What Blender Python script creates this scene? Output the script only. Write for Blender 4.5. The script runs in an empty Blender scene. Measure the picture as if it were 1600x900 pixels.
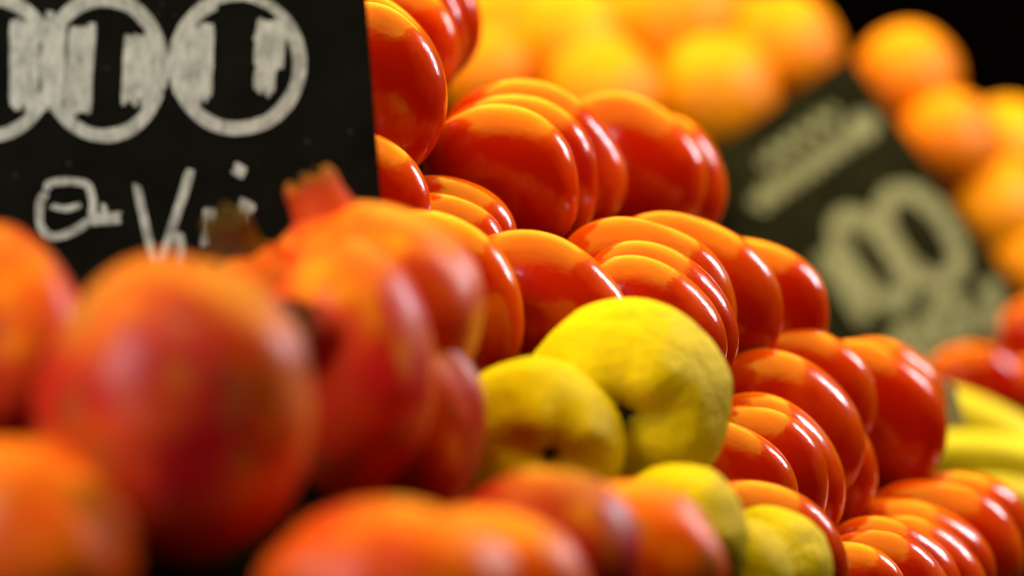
import bpy, bmesh, math, random
import numpy as np
from mathutils import Vector, Matrix, noise

random.seed(7)
scene = bpy.context.scene
COL = scene.collection

# ------------------------------------------------------------------ camera
FPX = 6000.0                                   # focal length in pixels of a 1600 px wide picture
CAM = Vector((0.0, 0.0, 1.30))
PITCH = math.radians(-2.0)
cam_data = bpy.data.cameras.new("camera")
cam_data.lens = 135.0
cam_data.sensor_width = 36.0
cam_data.clip_start = 0.05
cam_data.clip_end = 60.0
cam_data.dof.use_dof = True
cam_data.dof.focus_distance = 2.32
cam_data.dof.aperture_fstop = 2.6
cam_data.dof.aperture_blades = 0
cam = bpy.data.objects.new("camera", cam_data)
cam.location = CAM
cam.rotation_euler = (math.radians(90.0) + PITCH, 0, 0)
COL.objects.link(cam)
scene.camera = cam
RIGHT = Vector((1, 0, 0))
FWD = Vector((0, math.cos(PITCH), math.sin(PITCH)))
UP = Vector((0, -math.sin(PITCH), math.cos(PITCH)))

def at(px, py, d):
    """the point that stands d metres in front of the lens, seen at (px, py)"""
    return CAM + RIGHT * ((px - 800.0) / FPX * d) + UP * ((450.0 - py) / FPX * d) + FWD * d

# ------------------------------------------------------------------ world, lamps, exposure
world = bpy.data.worlds.new("World")
scene.world = world
world.use_nodes = True
world.node_tree.nodes["Background"].inputs[0].default_value = (1.0, 0.62, 0.40, 1)
world.node_tree.nodes["Background"].inputs[1].default_value = 0.0012

def area_lamp(name, loc, target, sx, sy, watts, colour):
    ld = bpy.data.lights.new(name, 'AREA')
    ld.shape = 'RECTANGLE'
    ld.size, ld.size_y = sx, sy
    ld.energy = watts
    ld.color = colour
    o = bpy.data.objects.new(name, ld)
    o.location = loc
    o.rotation_euler = (Vector(target) - Vector(loc)).to_track_quat('-Z', 'Y').to_euler()
    COL.objects.link(o)
    return o

# warm market lamps over the stall, a pale strip lamp over the aisle, a weak glow from behind the lens
# overhead stall lamp, plus two fainter front strips added to soften its reflected edge; long sides along the stall, leaning over it
for y0, y1, radiance in ((1.78, 5.40, 4.4), (1.42, 1.78, 3.0), (1.06, 1.42, 1.3)):
    bank = area_lamp("stall_lamp", (-0.25, 0.5 * (y0 + y1), 2.40), (-0.25, 0.5 * (y0 + y1), 1.2), 3.1, y1 - y0,
                     radiance * math.pi * 3.1 * (y1 - y0), (1.0, 0.80, 0.045))
    bank.rotation_euler = (0.0, math.radians(-9.0), 0.0)
area_lamp("aisle_lamp", (1.40, 3.25, 2.0), (0.1, 2.4, 1.25), 0.22, 0.58, 17.0, (0.93, 0.94, 1.0))
area_lamp("front_lamp", (-0.85, 0.95, 1.95), (-0.16, 2.1, 1.36), 0.70, 0.70, 15.0, (0.92, 0.95, 1.0))

scene.render.engine = 'CYCLES'
scene.cycles.use_denoising = True
scene.cycles.max_bounces = 8
scene.cycles.diffuse_bounces = 2
scene.view_settings.view_transform = 'Standard'
scene.view_settings.look = 'None'
scene.view_settings.gamma = 1.0
scene.view_settings.use_curve_mapping = False
scene.view_settings.exposure = 0.0

# ------------------------------------------------------------------ material helpers
class NT:
    def __init__(self, name):
        self.m = bpy.data.materials.new(name)
        self.m.use_nodes = True
        self.t = self.m.node_tree
        self.b = self.t.nodes["Principled BSDF"]
        self.out = self.t.nodes["Material Output"]
    def n(self, kind, **kw):
        nd = self.t.nodes.new(kind)
        for k, v in kw.items():
            setattr(nd, k, v)
        return nd
    def link(self, a, b):
        self.t.links.new(a, b)
    def coords(self):
        """object coordinates, shifted by each object's own random number"""
        tc = self.n('ShaderNodeTexCoord')
        oi = self.n('ShaderNodeObjectInfo')
        add = self.n('ShaderNodeVectorMath', operation='ADD')
        mul = self.n('ShaderNodeMath', operation='MULTIPLY')
        mul.inputs[1].default_value = 37.0
        self.link(oi.outputs['Random'], mul.inputs[0])
        self.link(tc.outputs['Object'], add.inputs[0])
        self.link(mul.outputs[0], add.inputs[1])
        return add.outputs[0], oi.outputs['Random']
    def noise(self, vec, scale, detail=3.0, rough=0.5):
        nd = self.n('ShaderNodeTexNoise')
        nd.inputs['Scale'].default_value = scale
        nd.inputs['Detail'].default_value = detail
        nd.inputs['Roughness'].default_value = rough
        if vec is not None:
            self.link(vec, nd.inputs['Vector'])
        return nd.outputs['Fac']
    def ramp(self, fac, stops):
        r = self.n('ShaderNodeValToRGB')
        e = r.color_ramp.elements
        while len(e) < len(stops):
            e.new(0.5)
        for el, (p, c) in zip(e, stops):
            el.position = p
            el.color = (*c, 1) if len(c) == 3 else c
        self.link(fac, r.inputs[0])
        return r.outputs[0]
    def mix(self, fac, a, b, blend='MIX'):
        mx = self.n('ShaderNodeMix', data_type='RGBA', blend_type=blend)
        for sock, v in ((mx.inputs[0], fac), (mx.inputs[6], a), (mx.inputs[7], b)):
            if isinstance(v, bpy.types.NodeSocket):
                self.link(v, sock)
            elif isinstance(v, tuple):
                sock.default_value = (*v, 1)
            else:
                sock.default_value = v
        return mx.outputs[2]
    def bump(self, height, strength, dist):
        bp = self.n('ShaderNodeBump')
        bp.inputs['Strength'].default_value = strength
        bp.inputs['Distance'].default_value = dist
        self.link(height, bp.inputs['Height'])
        self.link(bp.outputs[0], self.b.inputs['Normal'])
    def spots(self, vec, scale, size, keep=0.5):
        """scattered dots: 1 inside, 0 outside"""
        v = self.n('ShaderNodeTexVoronoi')
        v.inputs['Scale'].default_value = scale
        self.link(vec, v.inputs['Vector'])
        r = self.ramp(v.outputs['Distance'], [(0.0, (1, 1, 1)), (size, (0, 0, 0))])
        sel = self.ramp(v.outputs['Color'], [(keep, (0, 0, 0)), (keep + 0.02, (1, 1, 1))])
        return self.mix(1.0, r, sel, 'MULTIPLY')

def persimmon_skin():
    k = NT("persimmon_skin")
    v, rnd = k.coords()
    # lamplight painted into the skin: orange shoulders around the deep red face, uneven border
    tc = k.n('ShaderNodeTexCoord')
    sx = k.n('ShaderNodeSeparateXYZ')
    k.link(tc.outputs['Object'], sx.inputs[0])
    big = k.noise(v, 1.3, 3.0)
    ad = k.n('ShaderNodeMath', operation='MULTIPLY_ADD')
    ad.inputs[1].default_value = 1.1
    k.link(big, ad.inputs[0])
    k.link(sx.outputs['Z'], ad.inputs[2])
    ad2 = k.n('ShaderNodeMath', operation='MULTIPLY')
    ad2.inputs[1].default_value = 0.62
    k.link(ad.outputs[0], ad2.inputs[0])
    base = k.ramp(ad2.outputs[0], [(0.24, (0.76, 0.145, 0.001)), (0.47, (0.65, 0.055, 0.001)), (0.74, (0.44, 0.011, 0.001))])
    own = k.ramp(rnd, [(0.0, (0.92, 0.86, 1.0)), (0.5, (1, 1, 1)), (1.0, (1.0, 1.16, 1.0))])
    base = k.mix(1.0, base, own, 'MULTIPLY')
    scuff = k.ramp(k.noise(v, 4.5, 6.0, 0.7), [(0.62, (0, 0, 0)), (0.80, (1, 1, 1))])
    base = k.mix(k.mix(1.0, scuff, (0.35,) * 3, 'MULTIPLY'), base, (0.55, 0.10, 0.005))
    dots = k.spots(v, 10.0, 0.05, 0.74)
    base = k.mix(dots, base, (0.16, 0.045, 0.01))
    k.link(base, k.b.inputs['Base Color'])
    k.link(k.ramp(k.noise(v, 6.0, 4.0), [(0.3, (0.14,) * 3), (0.8, (0.22,) * 3)]), k.b.inputs['Roughness'])
    k.b.inputs['IOR'].default_value = 1.45
    k.bump(k.noise(v, 5.0, 4.0), 0.04, 0.02)
    return k.m

def pomegranate_skin(name, warm, crimson, share, golden):
    k = NT(name)
    v0, rnd = k.coords()
    sc = k.n('ShaderNodeVectorMath', operation='SCALE')
    sc.inputs['Scale'].default_value = 17.0
    k.link(v0, sc.inputs[0])
    v = sc.outputs[0]
    big = k.noise(v, 0.85, 3.0, 0.55)
    mid = tuple(0.5 * (a + b) for a, b in zip(crimson, warm))
    base = k.ramp(big, [(share - 0.13, crimson), (share, mid), (share + 0.13, warm)])
    gold = k.ramp(k.noise(v, 1.7, 3.0, 0.5), [(0.56, (0, 0, 0)), (0.70, (1, 1, 1))])
    base = k.mix(k.mix(1.0, gold, (golden,) * 3, 'MULTIPLY'), base, (0.80, 0.30, 0.008))
    blotch = k.ramp(k.noise(v, 2.4, 5.0, 0.62), [(0.56, (0, 0, 0)), (0.68, (1, 1, 1))])
    base = k.mix(k.mix(1.0, blotch, (0.70,) * 3, 'MULTIPLY'), base, (0.20, 0.105, 0.02))
    fine = k.spots(v, 22.0, 0.22, 0.5)
    base = k.mix(k.mix(1.0, fine, (0.30,) * 3, 'MULTIPLY'), base, (0.32, 0.15, 0.04))
    k.link(base, k.b.inputs['Base Color'])
    k.link(k.ramp(k.noise(v, 4.0, 4.0), [(0.3, (0.34,) * 3), (0.8, (0.50,) * 3)]), k.b.inputs['Roughness'])
    k.b.inputs['Specular IOR Level'].default_value = 0.30
    k.bump(k.noise(v, 5.0, 5.0), 0.25, 0.002)
    return k.m

def crown_skin(name, a, b, tip):
    k = NT(name)
    v, _ = k.coords()
    col = k.ramp(k.noise(v, 3.0, 4.0), [(0.35, a), (0.65, b)])
    tc = k.n('ShaderNodeTexCoord')
    sx = k.n('ShaderNodeSeparateXYZ')
    k.link(tc.outputs['Object'], sx.inputs[0])
    dry = k.ramp(sx.outputs['Z'], [(0.26, (0, 0, 0)), (0.44, (1, 1, 1))])       # sepals dry out olive at their ends
    k.link(k.mix(dry, col, tip), k.b.inputs['Base Color'])
    k.b.inputs['Roughness'].default_value = 0.75
    k.b.inputs['Specular IOR Level'].default_value = 0.2
    return k.m

def quince_skin():
    k = NT("quince_skin")
    v, _ = k.coords()
    base = k.ramp(k.noise(v, 1.6, 4.0, 0.6), [(0.30, (0.60, 0.44, 0.006)), (0.5, (0.72, 0.54, 0.003)), (0.7, (0.76, 0.58, 0.004))])
    down = k.ramp(k.noise(v, 7.0, 6.0, 0.7), [(0.52, (0, 0, 0)), (0.72, (1, 1, 1))])
    base = k.mix(k.mix(1.0, down, (0.25,) * 3, 'MULTIPLY'), base, (0.42, 0.28, 0.03))
    spot = k.spots(v, 7.5, 0.21, 0.62)
    base = k.mix(k.mix(1.0, spot, (0.7,) * 3, 'MULTIPLY'), base, (0.20, 0.085, 0.015))
    dot = k.spots(v, 15.0, 0.25, 0.60)
    base = k.mix(k.mix(1.0, dot, (0.75,) * 3, 'MULTIPLY'), base, (0.17, 0.09, 0.012))
    k.link(base, k.b.inputs['Base Color'])
    k.b.inputs['Roughness'].default_value = 0.52
    k.b.inputs['Specular IOR Level'].default_value = 0.12
    k.bump(k.noise(v, 10.0, 5.0, 0.6), 0.30, 0.03)
    return k.m

def orange_skin():
    k = NT("orange_skin")
    v, rnd = k.coords()
    base = k.ramp(k.noise(v, 1.5, 3.0), [(0.3, (0.84, 0.22, 0.004)), (0.7, (0.92, 0.33, 0.006))])
    own = k.ramp(rnd, [(0.0, (0.95, 0.70, 1)), (1.0, (1, 1.25, 1))])
    k.link(k.mix(1.0, base, own, 'MULTIPLY'), k.b.inputs['Base Color'])
    k.b.inputs['Roughness'].default_value = 0.33
    k.bump(k.noise(v, 30.0, 2.0), 0.2, 0.02)
    return k.m

def banana_skin():
    k = NT("banana_skin")
    v, _ = k.coords()
    base = k.ramp(k.noise(v, 20.0, 3.0), [(0.35, (0.50, 0.40, 0.03)), (0.7, (0.62, 0.52, 0.05))])
    k.link(base, k.b.inputs['Base Color'])
    k.b.inputs['Roughness'].default_value = 0.4
    return k.m

def plain(name, colour, rough, var=0.25, scale=12.0):
    k = NT(name)
    v, _ = k.coords()
    lo = tuple(c * (1 - var) for c in colour)
    hi = tuple(min(1, c * (1 + var)) for c in colour)
    k.link(k.ramp(k.noise(v, scale, 4.0), [(0.3, lo), (0.7, hi)]), k.b.inputs['Base Color'])
    k.b.inputs['Roughness'].default_value = rough
    if rough > 0.9:
        k.b.inputs['Specular IOR Level'].default_value = 0.0
    return k.m

def slate(name, dusty):
    k = NT(name)
    tc = k.n('ShaderNodeTexCoord')
    smear = k.ramp(k.noise(tc.outputs['Object'], 22.0, 6.0, 0.65), [(0.40, tuple(dusty * c for c in (0.0020, 0.0020, 0.0017))), (0.75, tuple(dusty * c for c in (0.0060, 0.0058, 0.0048)))])
    dust = k.spots(tc.outputs['Object'], 170.0, 0.22, 0.84)
    base = k.mix(k.mix(1.0, dust, (0.30,) * 3, 'MULTIPLY'), smear, (0.22, 0.215, 0.19))
    k.link(base, k.b.inputs['Base Color'])
    k.b.inputs['Roughness'].default_value = 0.8
    k.b.inputs['Specular IOR Level'].default_value = 0.08
    return k.m

def chalk(name, colour):
    k = NT(name)
    tc = k.n('ShaderNodeTexCoord')
    mp = k.n('ShaderNodeMapping')
    mp.inputs['Scale'].default_value = (1.0, 0.28, 1.0)
    k.link(tc.outputs['Object'], mp.inputs['Vector'])
    streak = k.noise(mp.outputs[0], 330.0, 4.0, 0.6)
    patch = k.noise(tc.outputs['Object'], 75.0, 4.0, 0.6)
    a = k.ramp(streak, [(0.34, (0.62,) * 3), (0.60, (1.0,) * 3)])
    b = k.ramp(patch, [(0.34, (0.55,) * 3), (0.58, (1.0,) * 3)])
    fac = k.mix(1.0, a, b, 'MULTIPLY')
    k.b.inputs['Base Color'].default_value = (*colour, 1)
    k.b.inputs['Roughness'].default_value = 0.9
    tr = k.n('ShaderNodeBsdfTransparent')
    mx = k.n('ShaderNodeMixShader')
    k.link(fac, mx.inputs[0])
    k.link(tr.outputs[0], mx.inputs[1])
    k.link(k.b.outputs[0], mx.inputs[2])
    k.link(mx.outputs[0], k.out.inputs['Surface'])
    return k.m

M = {
    'persimmon': persimmon_skin(),
    'pom_red': pomegranate_skin("pomegranate_red", (0.72, 0.11, 0.004), (0.42, 0.006, 0.010), 0.57, 0.55),
    'pom_mid': pomegranate_skin("pomegranate_mid", (0.74, 0.11, 0.004), (0.56, 0.016, 0.014), 0.53, 0.50),
    'pom_orange': pomegranate_skin("pomegranate_orange", (0.78, 0.110, 0.002), (0.64, 0.028, 0.003), 0.46, 0.22),
    'crown_red': crown_skin("crown_red", (0.50, 0.030, 0.010), (0.58, 0.065, 0.008), (0.24, 0.10, 0.010)),
    'crown_dark': crown_skin("crown_dark", (0.30, 0.006, 0.006), (0.36, 0.012, 0.008), (0.07, 0.035, 0.010)),
    'crown_brown': crown_skin("crown_brown", (0.060, 0.018, 0.004), (0.10, 0.034, 0.006), (0.07, 0.035, 0.008)),
    'crown_tip': crown_skin("crown_tip", (0.10, 0.06, 0.012), (0.22, 0.11, 0.02), (0.16, 0.09, 0.02)),
    'quince': quince_skin(),
    'calyx': plain("dried_calyx", (0.045, 0.025, 0.010), 0.8),
    'orange': orange_skin(),
    'banana': banana_skin(),
    'banana_tip': plain("banana_tip", (0.045, 0.026, 0.012), 0.7),
    'slate': slate("slate", 1.0),
    'slate_dusty': slate("dusty_slate", 5.0),
    'chalk': chalk("white_chalk", (0.56, 0.59, 0.66)),
    'chalk_cream': chalk("cream_chalk", (0.44, 0.45, 0.50)),
    'cloth': plain("black_stall_cloth", (0.004, 0.0035, 0.003), 0.95),
    'tag': plain("grey_tag", (0.55, 0.57, 0.66), 0.5),
}

# ------------------------------------------------------------------ mesh helpers
def new_obj(name, mesh, mat=None, parent=None):
    o = bpy.data.objects.new(name, mesh)
    if mat is not None and not mesh.materials:
        mesh.materials.append(mat)
    COL.objects.link(o)
    if parent is not None:
        o.parent = parent
    return o

def tag(o, label, category, group=None):
    o['label'] = label
    o['category'] = category
    if group:
        o['group'] = group
    return o

def sphere_mesh(name, fn, nu=72, nv=44):
    """closed surface of revolution-like body: fn(theta, phi) -> point, theta = 0 at +Z"""
    verts = [fn(0.0, 0.0)]
    for i in range(1, nv):
        th = math.pi * i / nv
        for j in range(nu):
            verts.append(fn(th, 2 * math.pi * j / nu))
    verts.append(fn(math.pi, 0.0))
    faces = []
    for j in range(nu):
        faces.append((0, 1 + j, 1 + (j + 1) % nu))
    for i in range(nv - 2):
        a, b = 1 + i * nu, 1 + (i + 1) * nu
        for j in range(nu):
            k = (j + 1) % nu
            faces.append((a + j, b + j, b + k, a + k))
    last = len(verts) - 1
    a = 1 + (nv - 2) * nu
    for j in range(nu):
        faces.append((a + j, last, a + (j + 1) % nu))
    me = bpy.data.meshes.new(name)
    me.from_pydata([tuple(p) for p in verts], [], faces)
    me.polygons.foreach_set('use_smooth', [True] * len(me.polygons))
    me.update()
    return me

def sp(x, e):
    return math.copysign(abs(x) ** e, x)

def persimmon_mesh(seed):
    off = Vector((seed * 11.3, seed * 5.1, 2.0))
    n = 2.06 + 0.05 * (seed % 3)
    ph = seed * 0.7
    def fn(th, phi):
        r = sp(math.sin(th), 2 / n)
        z = sp(math.cos(th), 2 / n)
        lobe = 1 + 0.014 * math.cos(4 * phi + ph) + 0.010 * math.cos(3 * phi + 2 * ph) + 0.008 * math.cos(2 * phi + ph * 3)
        r *= 1 + (lobe - 1) * math.sin(th)
        p = Vector((r * math.cos(phi), r * math.sin(phi), z))
        w = 0.034 * noise.noise(p * 1.1 + off) + 0.003 * noise.noise(p * 3.0 + off)
        dip = -0.06 * math.exp(-(th / 0.16) ** 2) if th < 1 else 0.0
        return Vector((p.x * (1 + w), p.y * (1 + w), p.z * (1 + w * 1.6) + dip))
    return sphere_mesh("persimmon_body", fn)

def frame(axis, roll_right):
    z = axis.normalized()
    x = (roll_right - z * roll_right.dot(z)).normalized()
    y = z.cross(x)
    return Matrix((x, y, z)).transposed()

FRUIT_BOTTOMS = []          # (x, y, radius, lowest z) of every fruit, for the cloth beneath

def note_bottom(o):
    me = o.data
    co = np.empty(len(me.vertices) * 3)
    me.vertices.foreach_get('co', co)
    co = co.reshape(-1, 3) @ np.array(o.matrix_world.to_3x3()).T + np.array(o.matrix_world.translation)
    FRUIT_BOTTOMS.append((co[:, 0].mean(), co[:, 1].mean(), 0.5 * min(np.ptp(co[:, 0]), np.ptp(co[:, 1])), co[:, 2].min()))

def place(o, px, py, d, a_px, b_px, h, theta, tilt_right=0.0, tilt_up=0.0):
    """stand a unit body so that its +Z end looks at the lens, turned by the two tilts"""
    axis = -FWD + RIGHT * math.tan(tilt_right) + UP * math.tan(tilt_up)
    R = frame(axis, RIGHT * math.cos(theta) - UP * math.sin(theta))
    a, b = a_px / FPX * d, b_px / FPX * d
    S = Matrix.Diagonal((a, b, h if h else 0.66 * (a + b) / 2, 1))
    o.matrix_world = Matrix.Translation(at(px, py, d)) @ R.to_4x4() @ S
    note_bottom(o)

# ------------------------------------------------------------------ persimmons
PMESH = [persimmon_mesh(s) for s in range(6)]
for me in PMESH:
    me.materials.append(M['persimmon'])
PERSIMMONS = [
    # px, py, half axes in px, turn, metres from the lens, label
    (602, 72, 112, 118, 0.03, 2.550, "foremost of the three persimmons at the very top, cut by the picture's upper edge"),
    (622, 58, 107, 116, 0.09, 2.600, "middle one of the three persimmons at the very top edge"),
    (647, 36, 106, 108, -0.10, 2.660, "hindmost of the three persimmons at the very top edge, against yellow fruit"),
    (572, 146, 126, 146, -0.21, 2.360, "large tall persimmon half hidden by the edge of the left chalkboard"),
    (573, 124, 122, 132, -0.36, 2.412, "persimmon showing only a thin rim behind the tall one by the left chalkboard"),
    (786, 278, 128, 113, 0.57, 2.430, "fully visible persimmon facing front, first of the upper centre row"),
    (810, 270, 134, 119, 0.66, 2.485, "second persimmon of the upper centre row, a rim behind the first"),
    (832, 252, 150, 123, 0.50, 2.545, "third persimmon of the upper centre row, its top against blurred oranges"),
    (975, 264, 134, 114, 0.45, 2.650, "broad persimmon behind a gap at the end of the upper centre row"),
    (1024, 290, 110, 118, -0.31, 2.705, "last persimmon of the upper centre row, beside the small chalk lines"),
    (563, 324, 112, 120, -0.41, 2.290, "persimmon peeking out right under the tall one at the left chalkboard's edge"),
    (684, 408, 116, 108, 0.51, 2.325, "yellow-topped persimmon sliver, lower of the two between the board and the centre"),
    (695, 384, 123, 109, 0.59, 2.378, "persimmon sliver, upper of the two between the board and the centre"),
    (676, 464, 160, 128, 0.63, 2.220, "wide persimmon directly behind the crowned pomegranate, below the left chalkboard's corner"),
    (837, 480, 150, 117, 0.38, 2.270, "persimmon with a scratched yellow top rising straight behind the big quince"),
    (1004, 519, 140, 113, 0.67, 2.310, "front persimmon of the middle row, its lower part behind the big quince"),
    (1018, 510, 144, 123, 0.71, 2.356, "second persimmon of the middle row, a thin rim over the first"),
    (1006, 466, 150, 122, 0.50, 2.406, "third persimmon of the middle row, shaded at its upper corner"),
    (1078, 459, 154, 122, 0.57, 2.470, "fourth persimmon of the middle row, large dark red right side"),
    (1183, 476, 122, 99, 0.62, 2.560, "last persimmon of the middle row, in front of the tilted chalkboard"),
    (1135, 768, 105, 122, -0.62, 2.310, "small persimmon slice touching the big quince's lower edge on its right"),
    (1181, 751, 110, 132, -0.59, 2.360, "second persimmon of the lower row, between two rims with long highlights"),
    (1195, 744, 119, 142, -0.63, 2.410, "third persimmon of the lower row, with the widest white highlight"),
    (1212, 678, 146, 127, 0.71, 2.462, "large persimmon heading the lower row, orange top under the middle row"),
    (1259, 738, 112, 114, -0.18, 2.508, "persimmon showing only its right rim behind the large lower row one"),
    (1252, 614, 122, 107, 0.66, 2.555, "persimmon with a long curved highlight above the large lower row one"),
    (1364, 653, 108, 130, -0.70, 2.625, "tall dark red persimmon standing at the end of the lower row by the bananas"),
    (1320, 948, 112, 104, 0.46, 2.330, "front persimmon of the bottom corner row, thin bright rim at the frame edge"),
    (1376, 933, 124, 103, 0.48, 2.380, "second persimmon of the bottom corner row"),
    (1381, 913, 125, 104, 0.40, 2.430, "third persimmon of the bottom corner row"),
    (1424, 913, 126, 105, 0.57, 2.477, "fourth persimmon of the bottom corner row"),
    (1426, 889, 134, 110, 0.41, 2.527, "fifth persimmon of the bottom corner row, its broad highlight near the frame edge"),
    (1467, 858, 134, 110, 0.23, 2.582, "large persimmon behind the bottom corner row, under the tall dark red one"),
    (1499, 839, 117, 106, 0.45, 2.640, "rearmost persimmon of the bottom corner row, below the bananas"),
    (1193, 877, 152, 118, 0.65, 2.220, "bright orange persimmon curving behind the small quinces at the bottom"),
    (1366, 632, 108, 110, 0.10, 2.700, "persimmon with a yellow-green top just showing behind the tall dark red one"),
]
for i, (px, py, a, b, th, d, label) in enumerate(PERSIMMONS):
    o = new_obj("persimmon", PMESH[(i * 5 + i // 6) % 6])
    rr = random.Random(i * 17 + 3)
    place(o, px, py, d, a, b, None, th, math.radians(rr.uniform(-15, -3)), math.radians(rr.uniform(-23, -9)))
    tag(o, label, "persimmon", "persimmons stacked on edge in rows")

# ------------------------------------------------------------------ pomegranates
def pom_mesh(seed):
    off = Vector((seed * 7.7, 3.0, seed * 2.9))
    def fn(th, phi):
        st = math.sin(th)
        r = 1 + 0.016 * math.cos(6 * phi + seed) * st + 0.014 * math.cos(5 * phi + 2 * seed) * st * st
        d = Vector((st * math.cos(phi), st * math.sin(phi), math.cos(th)))
        r += 0.06 * noise.noise(d * 1.3 + off) + 0.022 * noise.noise(d * 2.8 + off)
        r += 0.09 * math.exp(-(th / 0.24) ** 2)               # shoulder below the crown
        return d * r
    return sphere_mesh("pomegranate_body", fn)

def crown_mesh(seed):
    """short tube that flares into six pointed sepals"""
    rr = random.Random(seed)
    nu, rings = 60, 12
    verts, faces = [], []
    length = [rr.uniform(0.8, 1.15) for _ in range(6)]
    for i in range(rings + 1):
        t = i / rings
        for j in range(nu):
            f = 2 * math.pi * j / nu
            s = (f / (2 * math.pi) * 6) % 6
            k = int(s)
            tooth = 1 - abs((s - k) * 2 - 1)                  # 0 in the notch, 1 at the sepal's tip
            top = 0.16 + (0.16 + 0.10 * tooth) * length[k]
            z = -0.10 + (top + 0.10) * t
            r = 0.36 - 0.10 * math.sin(min(1, t * 1.3) * math.pi * 0.5) - 0.02 * max(0, t - 0.6)
            r *= 1 + 0.03 * math.cos(6 * f)
            verts.append((r * math.cos(f), r * math.sin(f), z))
    for i in range(rings):
        for j in range(nu):
            k = (j + 1) % nu
            faces.append((i * nu + j, i * nu + k, (i + 1) * nu + k, (i + 1) * nu + j))
    me = bpy.data.meshes.new("pomegranate_crown")
    me.from_pydata(verts, [], faces)
    me.polygons.foreach_set('use_smooth', [True] * len(faces))
    return me

def stamens_mesh(seed):
    rr = random.Random(seed)
    bm = bmesh.new()
    for _ in range(46):
        f, r = rr.uniform(0, 6.28), 0.22 * math.sqrt(rr.random())
        x, y = r * math.cos(f), r * math.sin(f)
        h = rr.uniform(0.22, 0.46)
        dx, dy = rr.uniform(-.07, .07), rr.uniform(-.07, .07)
        base = [bm.verts.new((x + 0.014 * math.cos(a), y + 0.014 * math.sin(a), 0.0)) for a in (0, 2.1, 4.2)]
        tip = [bm.verts.new((x + dx + 0.018 * math.cos(a), y + dy + 0.018 * math.sin(a), h)) for a in (0, 2.1, 4.2)]
        for q in range(3):
            bm.faces.new((base[q], base[(q + 1) % 3], tip[(q + 1) % 3], tip[q]))
        bm.faces.new(tip)
    me = bpy.data.meshes.new("pomegranate_stamens")
    bm.to_mesh(me)
    bm.free()
    return me

def pomegranate(px, py, a, b, d, axis, mat, label, crown=None, seed=0, depth=None, crown_scale=1.0):
    """axis in lens terms (right, up, towards the lens); a, b half width and half height in px"""
    ax = (RIGHT * axis[0] + UP * axis[1] - FWD * axis[2]).normalized()
    root = bpy.data.objects.new("pomegranate", None)
    root.empty_display_size = 0.03
    COL.objects.link(root)
    am, bm_ = a / FPX * d, b / FPX * d
    dep = depth if depth else 0.5 * (am + bm_)
    root.location = at(px, py, d)
    bpy.context.view_layer.update()
    # width / height / depth of the body are given along the lens axes; the skin's lobes turn with the axis
    R = frame(ax, RIGHT if abs(ax.dot(RIGHT)) < 0.9 else UP).to_4x4()
    L = Matrix((RIGHT, UP, -FWD)).transposed().to_4x4()
    S = L @ Matrix.Diagonal((am, bm_, dep, 1)) @ L.inverted()
    body = new_obj("skin", pom_mesh(seed), mat, root)
    me = body.data
    me.transform(S @ R)
    body.matrix_world = Matrix.Translation(root.location)
    k = 1 / np.mean([am, bm_, dep])
    note_bottom(body)
    if crown:
        size = 0.5 * (am + bm_)
        reach = ax.dot(S @ ax)
        C = Matrix.Translation(root.location + (S @ ax) * 0.97) @ R @ Matrix.Diagonal((size * crown_scale,) * 3 + (1,))
        c = new_obj("crown", crown_mesh(seed + 5), M[crown], root)
        c.matrix_world = C
        sol = c.modifiers.new("thickness", 'SOLIDIFY')
        sol.thickness = 0.05
        st = new_obj("stamens", stamens_mesh(seed + 9), M['crown_tip'], c)
        st.matrix_world = C
    tag(root, label, "pomegranate", "pomegranates heaped in the foreground")
    return root

pomegranate(-14, 545, 158, 188, 1.82, (-.3, -.8, .2), M['pom_mid'], "pomegranate cut by the left frame edge, its orange top under the chalk letters", seed=1)
pomegranate(276, 640, 220, 242, 1.72, (.2, -.9, -.4), M['pom_red'], "largest crimson pomegranate in the foreground, pale glint on its left cheek", seed=2)
pomegranate(398, 505, 120, 128, 1.985, (-.25, .92, .30), M['pom_red'], "pomegranate with a dark brown crown peeking over the largest one", 'crown_brown', 3, crown_scale=1.2)
pomegranate(545, 578, 138, 205, 1.90, (-.42, .26, .87), M['pom_mid'], "tall pomegranate whose red crown points at the viewer", 'crown_dark', 4, crown_scale=1.1)
pomegranate(578, 482, 176, 162, 2.00, (-.40, .90, .10), M['pom_mid'], "broad orange pomegranate with its crown standing up before the chalkboard", 'crown_red', 5, crown_scale=1.0)
pomegranate(652, 662, 104, 160, 1.985, (.1, -.8, -.3), M['pom_red'], "dark red pomegranate deep in the gap beside the cut-off quince", seed=6)
pomegranate(18, 872, 190, 186, 1.63, (-.2, -.7, -.5), M['pom_orange'], "bright orange pomegranate in the lower left corner", seed=7)
pomegranate(612, 935, 205, 152, 1.67, (.1, -.8, -.5), M['pom_orange'], "orange pomegranate with an olive blotch at the bottom centre edge", seed=8)
pomegranate(742, 932, 180, 138, 1.76, (.3, -.8, -.5), M['pom_orange'], "orange pomegranate edging out behind the olive blotched one at the bottom", seed=9)
pomegranate(850, 868, 152, 135, 1.85, (.2, -.8, -.5), M['pom_red'], "red pomegranate just below the left quince's dark hollow", seed=10)
pomegranate(980, 897, 156, 150, 1.94, (.3, -.8, -.4), M['pom_orange'], "orange-brown pomegranate with a white glint in front of the small quinces", seed=11)

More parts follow.
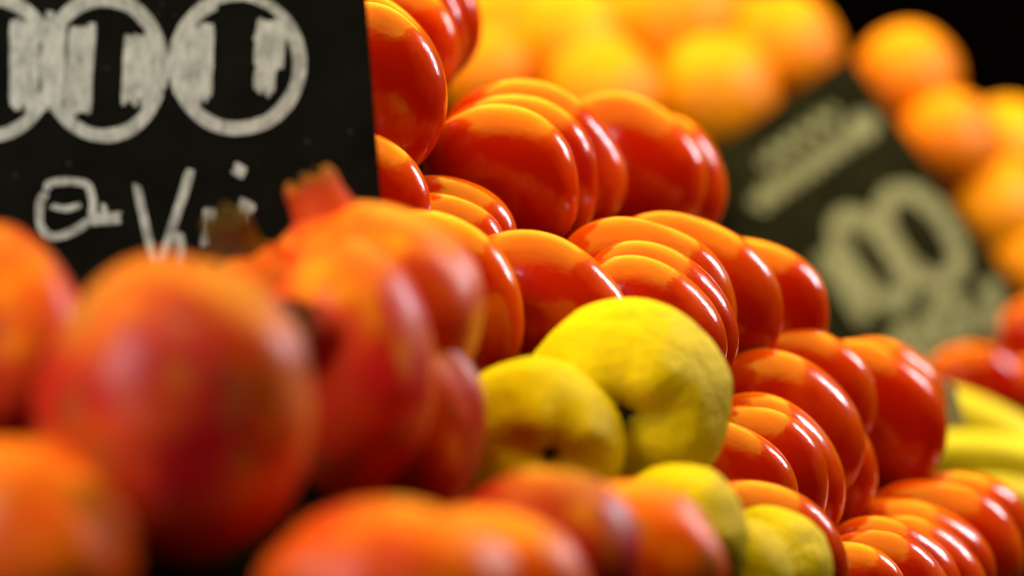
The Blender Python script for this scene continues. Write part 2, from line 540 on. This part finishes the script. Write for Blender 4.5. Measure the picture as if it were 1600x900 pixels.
# ------------------------------------------------------------------ quinces
def quince_mesh(seed, lobes, hollow, bulge):
    off = Vector((seed * 3.3, seed * 9.1, 1.0))
    def fn(th, phi):
        d = Vector((math.sin(th) * math.cos(phi), math.sin(th) * math.sin(phi), math.cos(th)))
        r = 1 - hollow * math.exp(-(th / 0.22) ** 2)
        r += bulge * (0.055 * math.cos(lobes * phi + seed) + 0.03 * math.cos(2 * phi + seed)) * math.exp(-((th - 0.48) / 0.30) ** 2)
        r += 0.045 * noise.noise(d * 1.4 + off) + 0.022 * noise.noise(d * 3.1 + off) + 0.010 * noise.noise(d * 8 + off)
        return d * r
    return sphere_mesh("quince_body", fn, 96, 64)

def sepals_mesh(seed):
    rr = random.Random(seed)
    bm = bmesh.new()
    for k in range(7):
        f = k * 0.9 + rr.uniform(-.2, .2)
        w, ln, lift = 0.05, rr.uniform(0.13, 0.22), rr.uniform(0.02, 0.14)
        c, s = math.cos(f), math.sin(f)
        pts = []
        for t, ww in ((0.0, w), (0.5, w * 0.8), (1.0, w * 0.15)):
            r = 0.02 + ln * t
            z = 0.62 + lift * t + 0.06 * math.sin(t * 3)
            pts.append((Vector((r * c - ww * s, r * s + ww * c, z)), Vector((r * c + ww * s, r * s - ww * c, z))))
        vs = [[bm.verts.new(p) for p in pr] for pr in pts]
        for q in range(2):
            bm.faces.new((vs[q][0], vs[q][1], vs[q + 1][1], vs[q + 1][0]))
    me = bpy.data.meshes.new("quince_sepals")
    bm.to_mesh(me)
    bm.free()
    return me

def quince(px, py, a, b, d, theta, tilt_r, tilt_u, seed, label, lobes=4, hollow=0.42, calyx=True, bulge=1.3):
    o = new_obj("quince", quince_mesh(seed, lobes, hollow, bulge), M['quince'])
    h = 0.5 * (a + b) / FPX * d * 0.98
    place(o, px, py, d, a, b, h, theta, math.radians(tilt_r), math.radians(tilt_u))
    if calyx:
        c = new_obj("calyx", sepals_mesh(seed), M['calyx'], o)
        sol = c.modifiers.new("thickness", 'SOLIDIFY')
        sol.thickness = 0.02
    tag(o, label, "quince", "yellow quinces between the pomegranates and persimmons")
    return o

quince(980, 624, 166, 156, 2.150, 0.2, -6, -11, 2, "largest speckled yellow quince with a dark hollow facing front")
quince(838, 690, 138, 132, 2.09, 0.3, 14, -9, 3, "yellow quince left of the largest, its dark end just above the red pomegranate")
quince(1058, 834, 112, 112, 2.06, 0.1, 10, 35, 4, "bright lemon yellow quince below the largest one", calyx=False, hollow=0.03, bulge=0.2)
quince(1146, 902, 96, 98, 2.09, 0.4, -10, 30, 5, "olive shaded quince squeezed between the two small quinces at the bottom edge", calyx=False, hollow=0.03, bulge=0.2)
quince(1200, 898, 104, 109, 2.145, 0.3, 25, 30, 6, "small spotted quince against the bright orange persimmon at the bottom", calyx=False, hollow=0.03, bulge=0.2)

# ------------------------------------------------------------------ oranges at the back
def orange_mesh(seed):
    off = Vector((seed * 4.1, 8.0, seed))
    def fn(th, phi):
        d = Vector((math.sin(th) * math.cos(phi), math.sin(th) * math.sin(phi), math.cos(th)))
        r = 1 + 0.03 * noise.noise(d * 1.3 + off) - 0.05 * math.exp(-(th / 0.15) ** 2)
        return d * r
    return sphere_mesh("orange_body", fn, 48, 32)

OMESH = [orange_mesh(s) for s in range(4)]
for me in OMESH:
    me.materials.append(M['orange'])
ORANGES = [
    (805, 52, 92, 3.10, "yellow-orange fruit beside the topmost persimmons"),
    (762, 118, 78, 3.02, "yellow orange low behind the topmost persimmons, mostly hidden"),
    (892, 62, 88, 3.06, "orange with a peach glint between the yellow one and the largest"),
    (1058, 40, 116, 3.14, "largest blurred orange at the top centre of the heap"),
    (942, 152, 96, 2.98, "orange directly over the broad persimmon behind the gap"),
    (1120, 150, 98, 3.00, "orange touching the upper left end of the tilted chalkboard"),
    (1226, 74, 86, 3.08, "round orange standing above the tilted chalkboard's top edge"),
    (965, -40, 90, 3.22, "orange cut by the top frame edge behind the largest"),
    (1418, 122, 84, 3.12, "single round orange at the upper corner of the tilted chalkboard, against black"),
    (1482, 222, 82, 3.04, "orange with a white-pink glint along the tilted chalkboard's right side"),
    (1572, 238, 84, 3.14, "orange at the right frame edge under the black background"),
    (1562, 335, 88, 3.05, "orange beside the big chalk digits at the right frame edge"),
    (1612, 420, 84, 3.04, "lowest orange at the right frame edge, beside the chalkboard's lower corner"),
    (742, 40, 84, 3.16, "orange half hidden behind the topmost persimmons' right rim"),
    (995, 92, 84, 3.16, "orange deep in the gap below the largest blurred orange"),
    (1165, 66, 80, 3.20, "orange in the shade between the largest and the round one"),
    (1640, 318, 84, 3.16, "orange mostly outside the right frame edge"),
]
for i, (px, py, r, d, label) in enumerate(ORANGES):
    d += 0.70
    o = new_obj("orange", OMESH[i % 4])
    rr = random.Random(i + 50)
    place(o, px, py, d, r, r * rr.uniform(0.95, 1.02), r / FPX * d, rr.uniform(0, 3), math.radians(rr.uniform(-50, 50)), math.radians(rr.uniform(20, 60)))
    tag(o, label, "orange", "oranges heaped at the back")

# red fruit and bananas beyond the persimmons, right
for px, py, a, b, d, label in (
        (1527, 600, 80, 64, 3.26, "blurred red-orange persimmon under the tilted chalkboard, round pink glint"),
        (1622, 628, 82, 70, 3.30, "blurred red-orange persimmon cut by the right frame edge beside the bananas"),
        (1625, 522, 64, 60, 3.38, "dark red fruit at the right frame edge below the oranges")):
    o = new_obj("persimmon", PMESH[2])
    place(o, px, py, d, a, b, None, 0.3)
    tag(o, label, "persimmon", "red fruit behind the bananas")

def banana(path_px, d0, d1, rad_px, label):
    root = bpy.data.objects.new("banana", None)
    root.empty_display_size = 0.03
    COL.objects.link(root)
    n = 26
    pts = []
    P = [Vector(p) for p in path_px]
    for i in range(n + 1):
        t = i / n
        q = P[0] * (1 - t) ** 2 + P[1] * 2 * t * (1 - t) + P[2] * t * t
        pts.append(at(q.x, q.y, d0 + (d1 - d0) * t))
    root.location = pts[n // 2]
    verts, faces, nu = [], [], 20
    for i, p in enumerate(pts):
        t = i / n
        tan = (pts[min(n, i + 1)] - pts[max(0, i - 1)]).normalized()
        Fm = frame(tan, UP)
        env = min(1.0, (t / 0.22) ** 0.6 if t > 0 else 0.0, ((1 - t) / 0.22) ** 0.6 if t < 1 else 0.0)
        r = rad_px / FPX * d0 * max(0.24, env)
        for j in range(nu):
            f = 2 * math.pi * j / nu
            rr = r * (1 + 0.045 * math.cos(5 * f))
            verts.append(p - root.location + Fm @ Vector((rr * math.cos(f), rr * math.sin(f), 0)))
    def skin(lo, hi, name, mat):
        sub = verts[lo * nu:(hi + 1) * nu]
        fc = [(i * nu + j, i * nu + (j + 1) % nu, (i + 1) * nu + (j + 1) % nu, (i + 1) * nu + j) for i in range(hi - lo) for j in range(nu)]
        fc += [tuple(range(nu))[::-1], tuple(range((hi - lo) * nu, (hi - lo + 1) * nu))]
        me = bpy.data.meshes.new(name)
        me.from_pydata([tuple(v) for v in sub], [], fc)
        me.polygons.foreach_set('use_smooth', [True] * len(fc))
        return new_obj(name, me, mat, root)
    body = skin(1, n - 1, "peel", M['banana'])
    skin(0, 1, "blossom_end", M['banana_tip'])
    skin(n - 1, n, "stem", M['banana_tip'])
    bpy.context.view_layer.update()
    note_bottom(body)
    tag(root, label, "banana", "bananas behind the persimmons")

banana([(1400, 632), (1510, 618), (1680, 750)], 3.16, 3.12, 36, "upper banana curving down below the red-orange persimmon")
banana([(1380, 722), (1520, 690), (1690, 748)], 3.09, 3.10, 36, "middle bright yellow banana next to the tall dark red persimmon")
banana([(1470, 790), (1580, 752), (1700, 830)], 3.06, 3.08, 34, "lowest banana, a dull strip above the bottom corner persimmons")

# ------------------------------------------------------------------ chalkboards
class Board:
    """a slate on which strokes are laid; u, v are picture pixels at the slate's middle depth"""
    def __init__(self, corners, d, thick, label, mat, turn=0.0):
        self.d = d
        cx = sum(c[0] for c in corners) / 4
        cy = sum(c[1] for c in corners) / 4
        self.c = (cx, cy)
        self.k = d / FPX
        root = bpy.data.objects.new("chalkboard", None)
        root.empty_display_size = 0.03
        COL.objects.link(root)
        Rm = Matrix((RIGHT, UP, -FWD)).transposed().to_4x4() @ Matrix.Rotation(turn, 4, 'Y')
        root.matrix_world = Matrix.Translation(at(cx, cy, d)) @ Rm
        self.root = root
        bm = bmesh.new()
        pts = [self.loc(*c) for c in corners]
        top = [bm.verts.new((p[0], p[1], 0)) for p in pts]
        bot = [bm.verts.new((p[0], p[1], -thick)) for p in pts]
        bm.faces.new(top)
        bm.faces.new(bot[::-1])
        for i in range(4):
            j = (i + 1) % 4
            bm.faces.new((top[j], top[i], bot[i], bot[j]))
        bmesh.ops.recalc_face_normals(bm, faces=bm.faces)
        bmesh.ops.bevel(bm, geom=list(bm.edges), offset=0.0006, segments=2, affect='EDGES')
        me = bpy.data.meshes.new("slate_panel")
        bm.to_mesh(me)
        bm.free()
        new_obj("slate_panel", me, mat, root)
        tag(root, label, "chalkboard")
        self.layer = 0
    def loc(self, u, v):
        return ((u - self.c[0]) * self.k, (self.c[1] - v) * self.k)
    @staticmethod
    def shift(pts, off, rr):
        P = [Vector(p) for p in pts]
        out = []
        for i, p in enumerate(P):
            t = P[min(len(P) - 1, i + 1)] - P[max(0, i - 1)]
            t = t.normalized() if t.length > 1e-6 else Vector((1, 0))
            out.append(p + Vector((-t.y, t.x)) * (off + rr.uniform(-0.7, 0.7)))
        k = rr.uniform(-2.5, 2.5)
        out[0] = out[0] + (out[0] - out[1]).normalized() * k
        out[-1] = out[-1] + (out[-1] - out[-2]).normalized() * rr.uniform(-2.5, 2.5)
        return out
    def mark(self, name, strokes, mat, seed=1):
        """strokes: list of (points, width px); every stroke becomes a thin raised ribbon"""
        rr = random.Random(seed)
        bm = bmesh.new()
        bundle = []
        for pts, w in strokes:
            if w <= 9:
                bundle.append((pts, w))
                continue
            n = max(2, round(w / 5.5))
            for q in range(n):
                off = (q + 0.5) / n - 0.5
                bundle.append((self.shift(pts, off * w * 0.92, rr), w / n * rr.uniform(0.95, 1.5)))
        for pts, w in bundle:
            self.layer += 1
            z = 0.0003 + 0.000012 * self.layer
            P = [Vector(p) for p in pts]
            fine = []
            for i in range(len(P) - 1):
                p0, p1, p2, p3 = P[max(0, i - 1)], P[i], P[i + 1], P[min(len(P) - 1, i + 2)]
                for s in range(10):
                    t = s / 10
                    fine.append(0.5 * ((2 * p1) + (p2 - p0) * t + (2 * p0 - 5 * p1 + 4 * p2 - p3) * t * t + (3 * p1 - p0 - 3 * p2 + p3) * t ** 3))
            fine.append(P[-1])
            rows = []
            n = len(fine)
            for i, p in enumerate(fine):
                tan = (fine[min(n - 1, i + 1)] - fine[max(0, i - 1)])
                tan = tan.normalized() if tan.length > 1e-6 else Vector((1, 0))
                nor = Vector((-tan.y, tan.x))
                endf = min(1.0, 0.55 + 0.45 * min(i, n - 1 - i) / 3.0)
                hw = 0.5 * w * endf * (1 + 0.09 * noise.noise(Vector((i * 0.35, seed, self.layer))))
                wob = 0.6 * noise.noise(Vector((i * 0.2, seed + 9.0, self.layer)))
                a, b = p + nor * (hw + wob), p - nor * (hw - wob)
                rows.append((bm.verts.new((*self.loc(a.x, a.y), z)), bm.verts.new((*self.loc(b.x, b.y), z))))
            for i in range(n - 1):
                bm.faces.new((rows[i][0], rows[i][1], rows[i + 1][1], rows[i + 1][0]))
        bmesh.ops.recalc_face_normals(bm, faces=bm.faces)
        me = bpy.data.meshes.new(name)
        bm.to_mesh(me)
        bm.free()
        return new_obj(name, me, mat, self.root)

def ring(cx, cy, rx, ry, a0=0, a1=360, n=18, rot=0.0):
    out = []
    for i in range(n + 1):
        a = math.radians(a0 + (a1 - a0) * i / n)
        x, y = rx * math.cos(a), ry * math.sin(a)
        out.append((cx + x * math.cos(rot) - y * math.sin(rot), cy + x * math.sin(rot) + y * math.cos(rot)))
    return out

lb = Board([(-260, -330), (547, -330), (607, 470), (-200, 480)], 2.13, 0.005,
           "black chalkboard with large white ringed digits, partly behind the crowned pomegranate", M['slate'])
ch = M['chalk']
def scribble(x0, x1, y0, y1, slant, w=9):
    """a bar rubbed in with upright chalk strokes"""
    n = max(2, round((x1 - x0) / 6.0))
    out = []
    for i in range(n):
        x = x0 + (x1 - x0) * (i + 0.5) / n
        j0, j1 = random.uniform(-6, 6), random.uniform(-8, 8)
        out.append(([(x + slant, y0 + j0), (x + slant * .5 + random.uniform(-2, 2), (y0 + y1) / 2), (x, y1 + j1)], w))
    return out
lb.mark("chalk_digit", [(ring(-18, 103, 100, 112, 0, 360), 15), (ring(-16, 105, 92, 103, -100, 190), 11)], ch, 1)
lb.mark("chalk_digit", [(ring(163, 104, 94, 111, 20, 380), 16), (ring(163, 106, 86, 101, 30, 330), 11)]
        + scribble(16, 58, 34, 172, 0) + scribble(68, 100, 22, 168, 4) + scribble(102, 142, 40, 178, 8), ch, 2)
lb.mark("chalk_digit", [(ring(371, 99, 101, 105, -60, 300), 16), (ring(371, 100, 92, 96, -40, 250), 11)]
        + scribble(190, 246, 52, 160, 6) + scribble(284, 330, 40, 160, 4), ch, 3)
lb.mark("chalk_stroke", scribble(396, 440, 30, 64, 8) + scribble(398, 442, 58, 110, 4) + scribble(398, 428, 100, 146, 4), ch, 4)
lb.mark("chalk_letter", [([(74, 298), (77, 287), (104, 283), (134, 287), (141, 296), (146, 316), (143, 336)], 11),
                         ([(72, 303), (64, 318), (63, 346), (72, 364), (88, 369), (116, 360), (142, 343)], 12),
                         ([(80, 322), (104, 326), (128, 320)], 10),
                         ([(140, 334), (160, 340), (190, 338)], 16), ([(142, 346), (166, 344), (188, 344)], 12), ([(160, 318), (166, 334)], 8)], ch, 5)
lb.mark("chalk_letter", [([(214, 288), (224, 336), (234, 380), (242, 408)], 13), ([(298, 266), (284, 312), (266, 364), (252, 408)], 13),
                         ([(280, 364), (282, 388), (280, 412)], 15)], ch, 6)
lb.mark("chalk_letter", [([(328, 324), (327, 352), (322, 386)], 19), ([(366, 262), (384, 273)], 19)], ch, 7)
lb.mark("chalk_letter", [([(374, 316), (392, 324), (382, 334)], 17), ([(380, 324), (384, 352), (378, 386)], 16)], ch, 8)

rot = math.radians(-35)
def rp(x, y):      # along / across the tilted slate, from its top corner
    return (1327 + x * math.cos(rot) - y * math.sin(rot) * 1.0, 84 + x * math.sin(rot) + y * math.cos(rot))
rb = Board([rp(-520, 0), rp(0, 0), rp(6, 520), rp(-520, 520)], 3.58, 0.005,
           "tilted blurred chalkboard with cream writing, leaning among the oranges", M['slate_dusty'])
cc = M['chalk_cream']
rb.mark("chalk_line", [([rp(-210 + i * 14, 62 + (8 if i % 2 else -8)) for i in range(11)], 15)], cc, 21)
rb.mark("chalk_line", [([rp(-255 + i * 12, 108 + (9 if i % 2 else -9)) for i in range(20)], 20), ([rp(-60, 92), rp(-38, 96), rp(-36, 112), rp(-58, 118)], 20)], cc, 22)
def lozenge(x, y, rx, ry):
    return ring(*rp(x, y), rx, ry, 0, 360, 18, rot + math.radians(0))
rb.mark("chalk_digit", [(lozenge(-72, 298, 44, 80), 29)], cc, 23)
rb.mark("chalk_digit", [(lozenge(-155, 283, 34, 80), 28)], cc, 24)
rb.mark("chalk_digit", [([rp(-216, 228), rp(-214, 290), rp(-216, 358)], 30)], cc, 25)
rb.mark("chalk_letter", [(ring(*rp(-106, 428), 24, 30, 0, 360, 12, rot), 26)], cc, 26)
rb.mark("chalk_letter", [([rp(-30, 448), rp(-60, 470), rp(-34, 500)], 30), ([rp(-24, 415), rp(-40, 440)], 30)], cc, 27)
rb.mark("chalk_letter", [(ring(*rp(-180, 430), 22, 26, 0, 360, 12, rot), 26)], cc, 28)

# small grey tag between the tall persimmon and the bananas
q = [at(1468, 588, 2.86), at(1494, 606, 2.86), at(1508, 662, 2.87), at(1478, 672, 2.87)]
c0 = sum(q, Vector()) / 4
bm = bmesh.new()
fr = [bm.verts.new(p - c0) for p in q]
bk = [bm.verts.new(p - c0 + FWD * 0.0015) for p in q]
bm.faces.new(fr)
bm.faces.new(bk[::-1])
for i in range(4):
    bm.faces.new((fr[(i + 1) % 4], fr[i], bk[i], bk[(i + 1) % 4]))
bmesh.ops.recalc_face_normals(bm, faces=bm.faces)
bmesh.ops.bevel(bm, geom=list(bm.edges), offset=0.0004, segments=1, affect='EDGES')
me = bpy.data.meshes.new("fruit_tag")
bm.to_mesh(me)
bm.free()
o = new_obj("fruit_tag", me, M['tag'])
o.location = c0
tag(o, "small grey tag between the tall dark red persimmon and the bananas", "tag")

# ------------------------------------------------------------------ black cloth over the stepped stall, under all the fruit
fb = np.array(FRUIT_BOTTOMS)
xs = np.linspace(-0.62, 0.62, 125)
ys = np.linspace(1.25, 4.30, 230)
X, Y = np.meshgrid(xs, ys)
Z = np.full(X.shape, 1e3)
for fx, fy, r, zb in fb:
    dist = np.sqrt((X - fx) ** 2 + (Y - fy) ** 2)
    Z = np.minimum(Z, zb - 0.004 + 1.1 * np.maximum(0, dist - 0.9 * r))
near = np.full(X.shape, 1e3)
step = np.zeros(X.shape)
low = np.full(X.shape, 1e3)
for fx, fy, r, zb in fb:
    dist = np.sqrt((X - fx) ** 2 + (Y - fy) ** 2)
    step = np.where(dist < near, zb, step)
    near = np.minimum(near, dist)
    low = np.where(dist < 0.32, np.minimum(low, zb), low)
low = np.minimum(low, step)
Z = np.minimum(Z, np.where(near < 0.05, step, low) - 0.003)
Z = np.minimum(Z, 1.32)
ny, nx = X.shape
verts = np.stack([X.ravel(), Y.ravel(), Z.ravel()], 1)
faces = [(i * nx + j, i * nx + j + 1, (i + 1) * nx + j + 1, (i + 1) * nx + j) for i in range(ny - 1) for j in range(nx - 1)]
me = bpy.data.meshes.new("stall_surface")
me.from_pydata(verts.tolist(), [], faces)
me.polygons.foreach_set('use_smooth', [True] * len(faces))
o = new_obj("stall_surface", me, M['cloth'])
o['kind'] = 'structure'
o['label'] = "black cloth over the stepped fruit stall"
